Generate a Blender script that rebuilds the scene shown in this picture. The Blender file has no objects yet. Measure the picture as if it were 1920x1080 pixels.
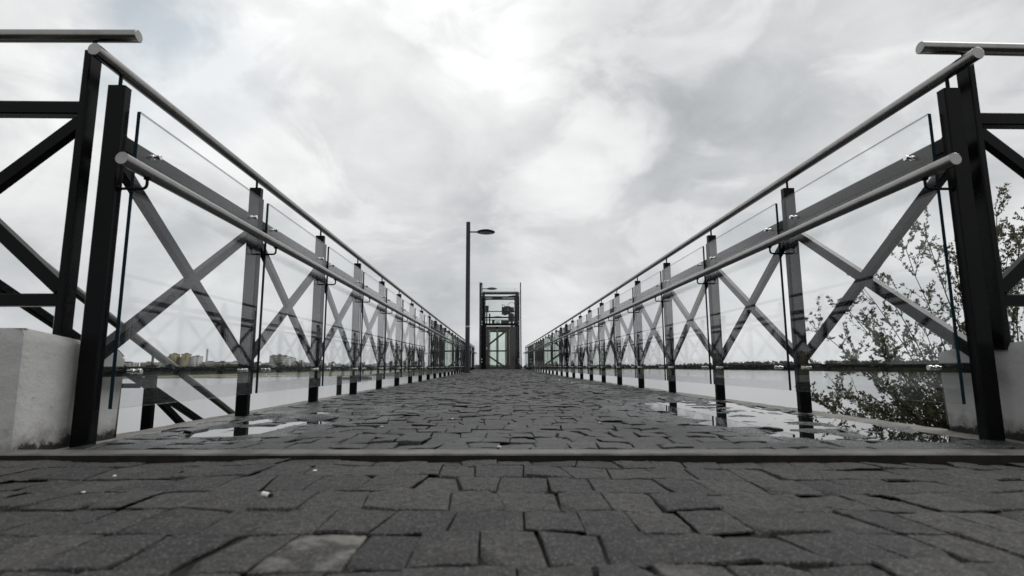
import bpy, math, random
import numpy as np
from mathutils import Vector, Matrix
R = math.radians
scene = bpy.context.scene
col = scene.collection
random.seed(7)
rng = np.random.default_rng(11)

# ------------------------------------------------------------------ camera
cam_d = bpy.data.cameras.new('camera'); cam = bpy.data.objects.new('camera', cam_d); col.objects.link(cam)
scene.camera = cam
_p, _yaw, _roll, CAM_H = 0.1432, 0.0271, -0.0046, 0.231
fw = Vector((math.sin(_yaw)*math.cos(_p), math.cos(_yaw)*math.cos(_p), math.sin(_p)))
rt = Vector((math.cos(_yaw), -math.sin(_yaw), 0)); up = rt.cross(fw)
rt2 = rt*math.cos(_roll)+up*math.sin(_roll); up2 = -rt*math.sin(_roll)+up*math.cos(_roll)
M = Matrix((rt2, up2, -fw)).transposed().to_4x4(); M.translation = (0, 0, CAM_H)
cam.matrix_world = M
cam_d.sensor_width = 36; cam_d.lens = 1025.5/1920*36
cam_d.clip_start = 0.02; cam_d.clip_end = 60000
cam_d.dof.use_dof = True; cam_d.dof.focus_distance = 4.5; cam_d.dof.aperture_fstop = 5.0

# ------------------------------------------------------------------ light and render
SUN_EL, SUN_AZ = R(47), R(58)          # azimuth clockwise from +Y (the bridge's direction)
sd = bpy.data.lights.new('sun', 'SUN'); so = bpy.data.objects.new('sun', sd); col.objects.link(so)
sd.energy = 1.25; sd.angle = R(42); sd.color = (1, .97, .93)
sdir = Vector((math.sin(SUN_AZ)*math.cos(SUN_EL), math.cos(SUN_AZ)*math.cos(SUN_EL), math.sin(SUN_EL)))
so.rotation_euler = sdir.to_track_quat('Z', 'Y').to_euler()
so.location = (10, 10, 30)
vs = scene.view_settings
vs.view_transform = 'Standard'; vs.look = 'None'; vs.exposure = 0.0; vs.gamma = 1.0; vs.use_curve_mapping = False
cy = scene.cycles
cy.use_denoising = True
cy.max_bounces = 10; cy.diffuse_bounces = 3; cy.glossy_bounces = 4; cy.transmission_bounces = 6
cy.transparent_max_bounces = 96
cy.caustics_reflective = False; cy.caustics_refractive = False
cy.sample_clamp_indirect = 6.0

# node helper -------------------------------------------------------
class NT:
    def __init__(s, tree): s.t = tree; tree.nodes.clear()
    def n(s, typ, **kw):
        nd = s.t.nodes.new(typ)
        for k, v in kw.items():
            if k.startswith('_'): setattr(nd, k[1:], v)
            else: s.put(nd.inputs[int(k[1:])] if k[0] == 'i' and k[1:].isdigit() else nd.inputs[k.replace('__', ' ')], v)
        return nd
    def put(s, sock, v):
        if hasattr(v, 'bl_idname') and hasattr(v, 'outputs'): v = v.outputs[0]
        if isinstance(v, bpy.types.NodeSocket): s.t.links.new(v, sock)
        else: sock.default_value = v
    def math(s, op, a, b=0.0, c=0.0, clamp=False):
        nd = s.t.nodes.new('ShaderNodeMath'); nd.operation = op; nd.use_clamp = clamp
        s.put(nd.inputs[0], a); s.put(nd.inputs[1], b); s.put(nd.inputs[2], c); return nd.outputs[0]
    def vmath(s, op, a, b=(0, 0, 0)):
        nd = s.t.nodes.new('ShaderNodeVectorMath'); nd.operation = op
        s.put(nd.inputs[0], a)
        if op == 'SCALE': s.put(nd.inputs['Scale'], b)
        else: s.put(nd.inputs[1], b)
        return nd.outputs['Value'] if op == 'DOT_PRODUCT' else nd.outputs[0]
    def ramp(s, f, lo, hi, a=0.0, b=1.0, smooth=True):
        nd = s.t.nodes.new('ShaderNodeMapRange'); nd.interpolation_type = 'SMOOTHSTEP' if smooth else 'LINEAR'
        s.put(nd.inputs[0], f)
        for i, v in zip((1, 2, 3, 4), (lo, hi, a, b)): s.put(nd.inputs[i], v)
        return nd.outputs[0]
    def noise(s, vec, scale, detail=4, rough=.55, dist=0.0):
        nd = s.t.nodes.new('ShaderNodeTexNoise')
        s.put(nd.inputs['Vector'], vec); nd.inputs['Scale'].default_value = scale
        nd.inputs['Detail'].default_value = detail; nd.inputs['Roughness'].default_value = rough; nd.inputs['Distortion'].default_value = dist
        return nd
    def mix(s, f, a, b, blend='MIX'):
        nd = s.t.nodes.new('ShaderNodeMix'); nd.data_type = 'RGBA'; nd.blend_type = blend
        s.put(nd.inputs[0], f); s.put(nd.inputs[6], a); s.put(nd.inputs[7], b); return nd.outputs[2]

# ------------------------------------------------------------------ world: overcast sky
world = bpy.data.worlds.new('World'); scene.world = world; world.use_nodes = True
w = NT(world.node_tree)
sky = w.n('ShaderNodeTexSky', _sky_type='NISHITA', _sun_disc=False, _sun_elevation=SUN_EL, _sun_rotation=SUN_AZ, _air_density=1.2, _dust_density=2.5)
tc = w.n('ShaderNodeTexCoord').outputs['Generated']
nrm = w.vmath('NORMALIZE', tc)
wn = w.noise(nrm, 3.2, 5, .6)
wv = w.vmath('SCALE', w.vmath('SUBTRACT', wn.outputs['Color'], (.5, .5, .5)), .34)
wd = w.vmath('NORMALIZE', w.vmath('ADD', nrm, wv))
sx = w.n('ShaderNodeSeparateXYZ', i0=nrm)
den = w.math('ADD', w.math('MAXIMUM', sx.outputs[2], 0.0), .22)
pl = w.n('ShaderNodeCombineXYZ', i0=w.math('DIVIDE', sx.outputs[0], den), i1=w.math('DIVIDE', sx.outputs[1], den), i2=0.37)
big = w.noise(pl, .9, 7, .56, .35).outputs[0]
lump = w.vmath('MULTIPLY', nrm, (1, 1, 1.7))
fine = w.noise(lump, 5.5, 10, .56, .4).outputs[0]
def pixdir(x, y):
    return (rt2*(x-960)/1025.5 + up2*(540-y)/1025.5 + fw).normalized()
CLOUDS = [  # direction seen through these picture points, spread in degrees, brightness change
 (560, 80, 17, .14), (820, 20, 14, .18), (390, 55, 3.5, .14), (100, 250, 14, .09), (900, 150, 7, .06),
 (1150, 220, 2.5, .14), (1000, 500, 7, .11), (1090, 420, 6, .08), (1500, 60, 9, .05), (620, 480, 8, .06), (1650, 330, 12, .05),
 (760, 370, 11, -.13), (560, 300, 7, .02), (1270, 110, 9, -.10), (1390, 300, 9, -.06), (1180, 340, 8, -.05), (920, 400, 6, -.05),
 (1800, 30, 10, -.05), (60, 450, 8, -.09), (350, 420, 10, -.03), (1100, 60, 6, -.04), (1250, 620, 14, .03), (440, 140, 5, -.05)]
cum = w.ramp(w.noise(w.vmath('ADD', lump, (3.1, 1.7, .4)), 4.2, 12, .55, .7).outputs[0], .43, .57)
val = w.math('ADD', .635, w.math('MULTIPLY', w.math('SUBTRACT', big, .5), .38))
val = w.math('ADD', val, w.math('MULTIPLY', w.math('SUBTRACT', fine, .5), .42))
val = w.math('ADD', val, w.math('MULTIPLY', cum, w.ramp(sx.outputs[2], .05, .30, .05, .13)))
for (x, y, deg, amp) in CLOUDS:
    d = pixdir(x, y)
    dp = w.vmath('DOT_PRODUCT', wd, tuple(d))
    g = w.ramp(dp, math.cos(R(deg*1.75)), 1.0, 0.0, amp*.8)
    val = w.math('ADD', val, g)
val = w.math('MAXIMUM', w.math('MINIMUM', val, 1.02), .42)
tint = w.ramp(val, .5, .85, 0, 1, False)
ccol = w.mix(tint, (.945, .985, 1.015, 1), (.995, 1.0, 1.003, 1))
ccol = w.vmath('SCALE', ccol, val)
# breaks in the cloud where the blue shows
bl = w.math('MULTIPLY', w.ramp(w.vmath('DOT_PRODUCT', wd, tuple(pixdir(300, 25))), math.cos(R(7)), math.cos(R(1.5)), 0, .5), w.ramp(fine, .38, .62, 0.4, 1))
bl2 = w.math('MULTIPLY', w.ramp(w.vmath('DOT_PRODUCT', wd, tuple(pixdir(420, 140))), math.cos(R(6)), 1.0, 0, .20), 1.0)
cover = w.math('SUBTRACT', 1.0, w.math('MAXIMUM', bl, bl2))
b_sky = w.n('ShaderNodeBackground', Color=w.vmath('MULTIPLY', sky, (1.0, 1.12, .95)), Strength=.11)
b_cl = w.n('ShaderNodeBackground', Color=ccol, Strength=1.0)
mx = w.n('ShaderNodeMixShader', i0=cover, i1=b_sky, i2=b_cl)
w.n('ShaderNodeOutputWorld', Surface=mx)

# ------------------------------------------------------------------ materials
def mat(name):
    m = bpy.data.materials.new(name); m.use_nodes = True; t = NT(m.node_tree); return m, t
def finish(t, sh): t.n('ShaderNodeOutputMaterial', Surface=sh)
def obj_co(t): return t.n('ShaderNodeTexCoord').outputs['Object']
def geo_co(t): return t.n('ShaderNodeNewGeometry').outputs['Position']

def m_paint(name, base, rough=.3, dust=.05, scale=14, spec=.5, metallic=0.0):
    m, t = mat(name); co = geo_co(t)
    n1 = t.noise(co, scale, 6, .65).outputs[0]; n2 = t.noise(co, scale*9, 4, .6).outputs[0]
    dirt = t.ramp(n1, .52, .75)
    c = t.mix(t.math('MULTIPLY', dirt, .55), (*base, 1), (base[0]+dust, base[1]+dust*.97, base[2]+dust*.92, 1))
    rg = t.math('ADD', rough, t.math('MULTIPLY', t.math('SUBTRACT', n1, .4), .35))
    sc = t.n('ShaderNodeMapping', Vector=co); sc.inputs['Scale'].default_value = (60, 60, 9)
    n4 = t.noise(sc, 2.2, 3, .5, .6).outputs[0]
    c = t.mix(t.math('MULTIPLY', t.ramp(n4, .70, .74), t.ramp(n1, .48, .6)), c, (base[0]+dust*6, base[1]+dust*6, base[2]+dust*5.6, 1))
    bp = t.n('ShaderNodeBump', Strength=.10, Distance=.002, Height=n2)
    b = t.n('ShaderNodeBsdfPrincipled', Base__Color=c, Roughness=rg, Normal=bp, Metallic=metallic)
    b.inputs['Specular IOR Level'].default_value = spec
    finish(t, b); return m
M_STEEL = m_paint('black_painted_steel', (.0045, .0047, .0055), .22, .003, 16, spec=.09)
M_STEEL2 = m_paint('dark_grey_steel', (.010, .011, .013), .4, .008, 5, spec=.25)
M_POLE = m_paint('grey_painted_pole', (.038, .041, .046), .5, .01, 4, spec=.3)
M_BROWN = m_paint('brown_grey_door_panel', (.055, .051, .045), .42, .03, 3, metallic=.3)
M_MACH = m_paint('oily_machine', (.03, .029, .027), .5, .06, 8)
M_LIGHTM = m_paint('light_grey_metal', (.4, .41, .41), .5, .05, 6)
M_LABEL = m_paint('white_plate', (.72, .72, .7), .5, -.1, 5)

def m_stainless():
    m, t = mat('brushed_stainless'); co = obj_co(t)
    st = t.n('ShaderNodeMapping', Vector=co); st.inputs['Scale'].default_value = (160, 4, 160)
    n = t.noise(st, 3, 5, .6).outputs[0]; n2 = t.noise(geo_co(t), 9, 5, .6).outputs[0]
    rg = t.math('ADD', .17, t.math('MULTIPLY', n, .14))
    c = t.mix(t.ramp(n2, .45, .75), (.26, .256, .248, 1), (.20, .192, .184, 1))
    b = t.n('ShaderNodeBsdfPrincipled', Base__Color=c, Metallic=1.0, Roughness=rg)
    finish(t, b); return m
M_STAIN = m_stainless()
m, t = mat('polished_bolt'); b = t.n('ShaderNodeBsdfPrincipled', Base__Color=(.72, .72, .7, 1), Metallic=1.0, Roughness=.16); finish(t, b); M_BOLT = m

def m_glass(name, tintc, fmul=1.0, dirty=.03):
    m, t = mat(name)
    fac = t.n('ShaderNodeLayerWeight', Blend=.5).outputs['Facing']
    fr = t.math('ADD', .043, t.math('MULTIPLY', .957, t.math('POWER', fac, 5.0)))
    fr = t.math('MULTIPLY', fr, fmul, clamp=True)
    tr = t.n('ShaderNodeBsdfTransparent', Color=(*tintc, 1))
    gl = t.n('ShaderNodeBsdfGlossy', Color=(1, 1, 1, 1), Roughness=0.0)
    df = t.n('ShaderNodeBsdfDiffuse', Color=(.55, .56, .55, 1))
    nn = t.noise(geo_co(t), 5, 6, .65).outputs[0]
    sp = t.noise(geo_co(t), 90, 2, .5).outputs[0]
    dirt = t.math('ADD', t.math('MULTIPLY', t.ramp(nn, .35, .75), dirty), t.math('MULTIPLY', t.ramp(sp, .76, .79), .12))
    s0 = t.n('ShaderNodeMixShader', i0=dirt, i1=tr, i2=df)
    s = t.n('ShaderNodeMixShader', i0=fr, i1=s0, i2=gl); finish(t, s); return m
M_GLASS = m_glass('railing_glass', (.965, .974, .975), .75, .007)
M_LGLASS = m_glass('lift_glass', (.955, .968, .962), .3, .004)
M_DGLASS = m_glass('door_glass', (.90, .955, .91), .3, .10)
m, t = mat('glass_cut_edge'); b = t.n('ShaderNodeBsdfPrincipled', Base__Color=(.012, .03, .04, 1), Roughness=.2); finish(t, b); M_GEDGE = m
m, t = mat('glass_long_edge'); b = t.n('ShaderNodeBsdfPrincipled', Base__Color=(.22, .26, .26, 1), Roughness=.15); e_ = t.n('ShaderNodeBsdfTransparent', Color=(.8, .86, .86, 1)); finish(t, t.n('ShaderNodeMixShader', i0=.45, i1=b, i2=e_)); M_GTOP = m  # top and bottom edges: paler than the cut edge, light painted into the colour

def m_stone():
    m, t = mat('granite_setts'); co = geo_co(t)
    at = t.n('ShaderNodeAttribute', _attribute_name='st'); sp = t.n('ShaderNodeSeparateColor', Color=at.outputs['Color'])
    tint, wet, lite = sp.outputs[0], sp.outputs[1], sp.outputs[2]
    n1 = t.noise(co, 9, 6, .62).outputs[0]; n2 = t.noise(co, 70, 6, .7).outputs[0]; n3 = t.noise(co, 240, 4, .7).outputs[0]
    c = t.mix(tint, (.014, .0145, .0165, 1), (.054, .0525, .0495, 1))
    c = t.mix(t.math('MULTIPLY', t.ramp(n1, .42, .72), .5), c, (.072, .064, .054, 1))
    n5 = t.noise(co, 26, 5, .7).outputs[0]
    c = t.mix(t.ramp(n5, .50, .64, 0, .5), c, (.02, .02, .0205, 1))
    c = t.mix(t.ramp(n2, .45, .62, 0, .75), c, (.019, .019, .020, 1))
    c = t.mix(t.ramp(n3, .54, .64, 0, .75), c, (.20, .195, .185, 1))
    lm = t.math('MULTIPLY', lite, t.ramp(t.noise(co, 14, 6, .65).outputs[0], .44, .66))
    c = t.mix(lm, c, (.20, .19, .175, 1))
    c = t.mix(t.math('MULTIPLY', wet, .8), c, (.011, .014, .015, 1))
    rg = t.math('SUBTRACT', t.math('ADD', .68, t.math('MULTIPLY', t.math('SUBTRACT', n2, .5), .4)), t.math('MULTIPLY', wet, .42))
    hgt = t.math('ADD', t.math('MULTIPLY', n2, 1.0), t.math('ADD', t.math('MULTIPLY', n3, .35), t.math('MULTIPLY', n1, 1.5)))
    bp = t.n('ShaderNodeBump', Strength=1.0, Distance=.004, Height=hgt)
    b = t.n('ShaderNodeBsdfPrincipled', Base__Color=c, Roughness=rg, Normal=bp)
    t.put(b.inputs['Specular IOR Level'], t.math('ADD', .34, t.math('MULTIPLY', wet, .22)))
    finish(t, b); return m
M_STONE = m_stone()
def m_rough(name, c1, c2, c3=None, scale=12, bump=.5, bdist=.006, rough=.9, fine=9):
    m, t = mat(name); co = geo_co(t)
    n1 = t.noise(co, scale, 7, .65).outputs[0]; n2 = t.noise(co, scale*fine, 5, .65).outputs[0]
    c = t.mix(t.ramp(n1, .35, .68), (*c1, 1), (*c2, 1))
    if c3: c = t.mix(t.ramp(n2, .55, .72), c, (*c3, 1))
    bp = t.n('ShaderNodeBump', Strength=bump, Distance=bdist, Height=t.math('ADD', n2, t.math('MULTIPLY', n1, .6)))
    b = t.n('ShaderNodeBsdfPrincipled', Base__Color=c, Roughness=rough, Normal=bp); b.inputs['Specular IOR Level'].default_value = .3
    finish(t, b); return m
M_SOIL = m_rough('joint_dirt', (.010, .0095, .008), (.028, .026, .023), (.05, .043, .028), 25, .8, .006)
M_KERB = m_rough('kerb_concrete', (.20, .19, .175), (.33, .315, .29), (.10, .095, .085), 8, .6, .004)
M_SILL = m_rough('sill_steel', (.06, .058, .054), (.16, .154, .144), (.035, .032, .029), 7, .15, .002, .42, 14)
M_RUST = m_rough('sill_rust', (.010, .009, .0085), (.022, .017, .015), (.007, .006, .006), 20, .5, .003)
M_SLAB = m_rough('deck_concrete', (.16, .16, .155), (.24, .235, .225), None, 3, .3, .01)

def m_whitewash():
    m, t = mat('whitewashed_concrete'); co = geo_co(t)
    n1 = t.noise(co, 5, 7, .65).outputs[0]; n2 = t.noise(co, 42, 6, .7).outputs[0]; n3 = t.noise(co, 18, 6, .7).outputs[0]
    z = t.n('ShaderNodeSeparateXYZ', i0=co).outputs[2]
    c = t.mix(t.ramp(n1, .35, .7), (.50, .496, .48, 1), (.43, .428, .415, 1))
    c = t.mix(t.math('MULTIPLY', t.ramp(n2, .62, .70), .5), c, (.17, .168, .16, 1))
    low = t.ramp(t.math('ADD', z, t.math('MULTIPLY', t.math('SUBTRACT', n3, .5), .16)), .0, .075, 1, 0)
    c = t.mix(t.math('MULTIPLY', low, .7), c, (.12, .115, .105, 1))
    chip = t.math('MULTIPLY', t.ramp(t.math('ADD', z, t.math('MULTIPLY', t.math('SUBTRACT', n3, .5), .10)), .005, .02, 1, 0), 1.0)
    c = t.mix(chip, c, (.025, .024, .022, 1))
    bp = t.n('ShaderNodeBump', Strength=.9, Distance=.008, Height=t.math('ADD', t.math('MULTIPLY', n3, .7), t.math('MULTIPLY', n2, .4)))
    b = t.n('ShaderNodeBsdfPrincipled', Base__Color=c, Roughness=.85, Normal=bp); b.inputs['Specular IOR Level'].default_value = .3
    finish(t, b); return m
M_WALL = m_whitewash()

def m_water(name, base, rough, bscale, bstr, ior=1.333, stretch=(1, 1, 1)):
    m, t = mat(name); mp = t.n('ShaderNodeMapping', Vector=geo_co(t)); mp.inputs['Scale'].default_value = stretch
    n = t.noise(mp, bscale, 4, .5).outputs[0]
    bp = t.n('ShaderNodeBump', Strength=bstr, Distance=.05, Height=n)
    b = t.n('ShaderNodeBsdfPrincipled', Base__Color=(*base, 1), Roughness=rough, Normal=bp, IOR=ior)
    finish(t, b); return m
M_RIVER = m_water('river_water', (.12, .125, .13), .16, .55, .10, 1.4, (.6, 1.6, 1))
m, t = mat('puddle_water'); b = t.n('ShaderNodeBsdfPrincipled', Base__Color=(.012, .012, .012, 1), Roughness=.012, IOR=1.38); finish(t, b); M_PUD = m
M_GRASS = m_rough('shore_grass', (.075, .085, .035), (.11, .11, .05), (.14, .125, .075), .02, .2, .3, .95, 14)
M_SAND = m_rough('shore_sand', (.24, .21, .17), (.31, .28, .23), None, .2, .2, .1, .95)
M_BANK = m_rough('bank_earth', (.035, .036, .02), (.07, .065, .04), (.1, .09, .06), 1.5, .8, .1)

def m_leaf(name, a, b_, trans=.42):
    m, t = mat(name)
    n = t.noise(geo_co(t), 7, 3, .6).outputs[0]
    c = t.mix(t.ramp(n, .38, .64), (*a, 1), (*b_, 1))
    d = t.n('ShaderNodeBsdfPrincipled', Base__Color=c, Roughness=.6); d.inputs['Specular IOR Level'].default_value = .3
    tl = t.n('ShaderNodeBsdfTranslucent', Color=c)
    s = t.n('ShaderNodeMixShader', i0=trans, i1=d, i2=tl); finish(t, s); return m
M_LEAF = m_leaf('willow_leaf', (.085, .090, .048), (.15, .152, .095))
M_BARK = m_rough('bark', (.022, .019, .016), (.05, .044, .036), None, 30, .6, .004)
def m_wood(name, a, b_):
    m, t = mat(name)
    n = t.noise(geo_co(t), .09, 4, .6).outputs[0]
    c = t.mix(t.ramp(n, .35, .65), (*a, 1), (*b_, 1))
    d = t.n('ShaderNodeBsdfPrincipled', Base__Color=c, Roughness=.9); d.inputs['Specular IOR Level'].default_value = .1
    finish(t, d); return m
M_WOOD = m_wood('far_foliage', (.085, .092, .066), (.14, .142, .105))  # far trees lightened in their colour in place of haze
M_WOOD2 = m_wood('farther_foliage', (.095, .102, .086), (.14, .145, .122))  # greyer still: distance haze put into the leaf colour

def m_facade(name, wall, win, pitch_x, pitch_z, frac=.45):
    m, t = mat(name); co = obj_co(t); s = t.n('ShaderNodeSeparateXYZ', i0=co)
    u = t.math('FRACT', t.math('DIVIDE', t.math('ADD', s.outputs[0], t.math('MULTIPLY', s.outputs[1], 1.0)), pitch_x))
    v = t.math('FRACT', t.math('DIVIDE', s.outputs[2], pitch_z))
    iu = t.math('MULTIPLY', t.math('GREATER_THAN', u, .5-frac/2), t.math('LESS_THAN', u, .5+frac/2))
    iv = t.math('MULTIPLY', t.math('GREATER_THAN', v, .3), t.math('LESS_THAN', v, .8))
    nz = t.n('ShaderNodeSeparateXYZ', i0=t.n('ShaderNodeNewGeometry').outputs['Normal']).outputs[2]
    f = t.math('MULTIPLY', t.math('MULTIPLY', iu, iv), t.math('LESS_THAN', nz, .5))
    c = t.mix(f, (*wall, 1), (*win, 1))
    b = t.n('ShaderNodeBsdfPrincipled', Base__Color=c, Roughness=t.math('SUBTRACT', .85, t.math('MULTIPLY', f, .5))); finish(t, b); return m
M_FACG = m_facade('grey_panel_facade', (.32, .31, .29), (.12, .12, .12), 6, 3)
M_FACY = m_facade('ochre_panel_facade', (.36, .31, .19), (.25, .22, .15), 7, 3, .5)
M_FACW = m_facade('white_panel_facade', (.52, .51, .49), (.16, .16, .16), 7, 3, .5)
M_FACB = m_facade('brown_panel_facade', (.27, .25, .22), (.13, .13, .13), 6, 3)
M_ROOF = m_rough('roof_felt', (.13, .128, .12), (.17, .165, .16), None, .2, .1, .05)

# ------------------------------------------------------------------ mesh helpers
class MB:
    def __init__(s): s.v = []; s.f = []; s.mi = []; s.sm = []
    def add(s, verts, faces, mi=0, smooth=False):
        o = len(s.v); s.v += [tuple(v) for v in verts]
        for f in faces: s.f.append(tuple(i+o for i in f)); s.mi.append(mi); s.sm.append(smooth)
    def bar(s, a, b, wd, ht, upv=(0, 0, 1), ch=.003, mi=0):
        """rectangular tube a-b with slightly rounded corners; ht along upv, wd across"""
        a = Vector(a); b = Vector(b); d = (b-a).normalized(); u = Vector(upv); u = (u-d*u.dot(d)).normalized(); r = d.cross(u)
        hw, hh = wd/2, ht/2; c = min(ch, hw*.5, hh*.5)
        sec = [(hw-c, hh), (hw, hh-c), (hw, -hh+c), (hw-c, -hh), (-hw+c, -hh), (-hw, -hh+c), (-hw, hh-c), (-hw+c, hh)]
        vs_ = [p + r*x + u*y for p in (a, b) for x, y in sec]
        fs = [(i, (i+1) % 8, 8+(i+1) % 8, 8+i) for i in range(8)] + [tuple(range(7, -1, -1)), tuple(range(8, 16))]
        s.add(vs_, fs, mi)
    def box(s, lo, hi, ch=.0, mi=0):
        x0, y0, z0 = lo; x1, y1, z1 = hi
        if ch <= 0:
            vs_ = [(x, y, z) for z in (z0, z1) for y in (y0, y1) for x in (x0, x1)]
            s.add(vs_, [(0, 2, 3, 1), (4, 5, 7, 6), (0, 1, 5, 4), (2, 6, 7, 3), (0, 4, 6, 2), (1, 3, 7, 5)], mi)
        else:
            cx, cy_ = (x0+x1)/2, (y0+y1)/2
            s.bar((cx, cy_, z0), (cx, cy_, z1), x1-x0, y1-y0, (0, 1, 0), ch, mi)
    def tube(s, pts, r, n=12, mi=0, caps=True, radii=None):
        pts = [Vector(p) for p in pts]; rings = []; prev = None
        for i, p in enumerate(pts):
            d = (pts[min(i+1, len(pts)-1)]-pts[max(i-1, 0)]).normalized()
            if prev is None:
                a = Vector((0, 0, 1)) if abs(d.z) < .9 else Vector((1, 0, 0)); u = (a-d*a.dot(d)).normalized()
            else: u = (prev-d*prev.dot(d)).normalized()
            prev = u; v = d.cross(u); rr = radii[i] if radii else r
            rings.append([p+(u*math.cos(2*math.pi*k/n)+v*math.sin(2*math.pi*k/n))*rr for k in range(n)])
        vs_ = [q for g in rings for q in g]
        fs = [(i*n+k, i*n+(k+1) % n, (i+1)*n+(k+1) % n, (i+1)*n+k) for i in range(len(pts)-1) for k in range(n)]
        s.add(vs_, fs, mi, True)
        if caps:
            for g, rev, p in ((rings[0], True, pts[0]), (rings[-1], False, pts[-1])):
                d = (pts[0]-pts[1]).normalized() if rev else (pts[-1]-pts[-2]).normalized()
                inn = [p+(q-p)*.9+d*(q-p).length*.07 for q in g]
                k2 = list(range(n)); fs = [(k, (k+1) % n, n+(k+1) % n, n+k) for k in range(n)]
                if rev: fs = [f[::-1] for f in fs]
                s.add(list(g)+inn, fs, mi, False)
                s.add(inn, [tuple(k2[::-1]) if rev else tuple(k2)], mi, False)
    def lathe(s, prof, c=(0, 0, 0), n=24, mi=0, axis='Z'):
        vs_ = []
        for r, h in prof:
            for k in range(n):
                a = 2*math.pi*k/n
                vs_.append((c[0]+r*math.cos(a), c[1]+r*math.sin(a), c[2]+h))
        fs = [(i*n+k, i*n+(k+1) % n, (i+1)*n+(k+1) % n, (i+1)*n+k) for i in range(len(prof)-1) for k in range(n)]
        s.add(vs_, fs, mi, True)
    def mesh(s, name, mats):
        me = bpy.data.meshes.new(name); me.from_pydata(s.v, [], s.f)
        for m_ in (mats if isinstance(mats, (list, tuple)) else [mats]): me.materials.append(m_)
        me.polygons.foreach_set('material_index', s.mi); me.polygons.foreach_set('use_smooth', s.sm); me.update(); return me
    def build(s, name, mats, parent=None, loc=None): return put(name, s.mesh(name, mats), parent, loc)
def put(name, me, parent=None, loc=None):
    o = bpy.data.objects.new(name, me); col.objects.link(o)
    if parent: o.parent = parent
    if loc: o.location = loc
    return o
def tag(o, label=None, cat=None, group=None, kind=None):
    for k, v in (('label', label), ('category', cat), ('group', group), ('kind', kind)):
        if v: o[k] = v
    return o
def thing(name, label, cat, loc=(0, 0, 0), group=None):
    o = bpy.data.objects.new(name, None); o.empty_display_size = .2; col.objects.link(o); o.location = loc
    return tag(o, label, cat, group)
def copy_tree(o, parent=None):
    c = o.copy(); col.objects.link(c)
    if parent: c.parent = parent
    for ch in list(o.children): copy_tree(ch, c)
    return c
def np_mesh(name, V, F, material, smooth=True, attr=None):
    me = bpy.data.meshes.new(name); nv, nf = len(V), len(F); k = F.shape[1]
    me.vertices.add(nv); me.vertices.foreach_set('co', np.asarray(V, np.float32).ravel())
    me.loops.add(nf*k); me.loops.foreach_set('vertex_index', np.asarray(F, np.int32).ravel())
    me.polygons.add(nf); me.polygons.foreach_set('loop_start', np.arange(0, nf*k, k, dtype=np.int32))
    me.polygons.foreach_set('use_smooth', np.full(nf, smooth))
    me.materials.append(material)
    if attr is not None:
        a = me.color_attributes.new('st', 'FLOAT_COLOR', 'POINT'); a.data.foreach_set('color', np.asarray(attr, np.float32).ravel())
    me.update(calc_edges=True); me.validate(); return me

def zd(y): return .115*max(0.0, (y-6)/25)**2          # the deck rises gently towards the lift
zdv = lambda y: .115*np.maximum(0, (y-6)/25)**2
_ph = rng.uniform(0, 6.28, 40); _dir = rng.uniform(0, 6.28, 40)
def wav(x, y, k, n=8, off=0):
    s_ = 0
    for i in range(n):
        j = (i+off) % 40; kk = k*(1+.37*i)
        s_ = s_ + np.sin(kk*(x*math.cos(_dir[j])+y*math.sin(_dir[j]))+_ph[j])/(1+.35*i)
    return s_/3.0

# ------------------------------------------------------------------ ground: river, far bank, near bank
def grid_sheet(name, x0, x1, y0, y1, nx, ny, zf, material):
    X, Y = np.meshgrid(np.linspace(x0, x1, nx), np.linspace(y0, y1, ny)); Z = zf(X, Y)
    V = np.stack([X.ravel(), Y.ravel(), np.broadcast_to(Z, X.shape).ravel()], 1)
    i = np.arange((nx-1)*(ny-1)); a = (i//(nx-1))*nx+i % (nx-1)
    return put(name, np_mesh(name, V, np.stack([a, a+1, a+nx+1, a+nx], 1), material))
WZ = -6.0
rv = MB(); rv.add([(-9000, -300, WZ), (9000, -300, WZ), (9000, 14000, WZ), (-9000, 14000, WZ)], [(0, 1, 2, 3)])
tag(rv.build('river', M_RIVER), kind='structure')
SHORE = [(-2600, 300), (-800, 330), (-380, 344), (-297, 341), (-265, 346), (-227, 350), (-195, 354), (-168, 366), (-164, 389), (-157, 415), (-117, 420), (-71, 430),
         (-60, 600), (-52, 900), (10, 1150), (87, 1339), (200, 1300), (318, 1226), (370, 1035), (412, 742), (400, 640), (385, 560), (372, 463), (380, 386), (430, 300), (900, 150), (2600, 60)]
def bank():
    m_ = MB(); n = len(SHORE)
    outer = []
    for i, (x, y) in enumerate(SHORE):
        a = Vector(SHORE[max(i-1, 0)]); b = Vector(SHORE[min(i+1, n-1)]); d = (b-a).normalized(); nr = Vector((-d.y, d.x))
        outer.append((x+nr.x*7, y+nr.y*7))
    v = [(x, y, WZ-.4) for x, y in SHORE] + [(x, y, WZ+.7) for x, y in outer]
    far = []
    for x, y in outer:
        a = math.atan2(y, x); far.append((9000*math.cos(a), 9000*math.sin(a), -3.5))
    mid = [(x*1.25, y*1.25+10, -4.6) for x, y in outer]
    v += mid + far
    f = [(r_*n+i, r_*n+i+1, (r_+1)*n+i+1, (r_+1)*n+i) for r_ in range(3) for i in range(n-1)]
    m_.add(v, [q[::-1] for q in f], 0, False); return m_
tag(bank().build('far_bank', M_GRASS), kind='structure')
sb = MB()
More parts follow.
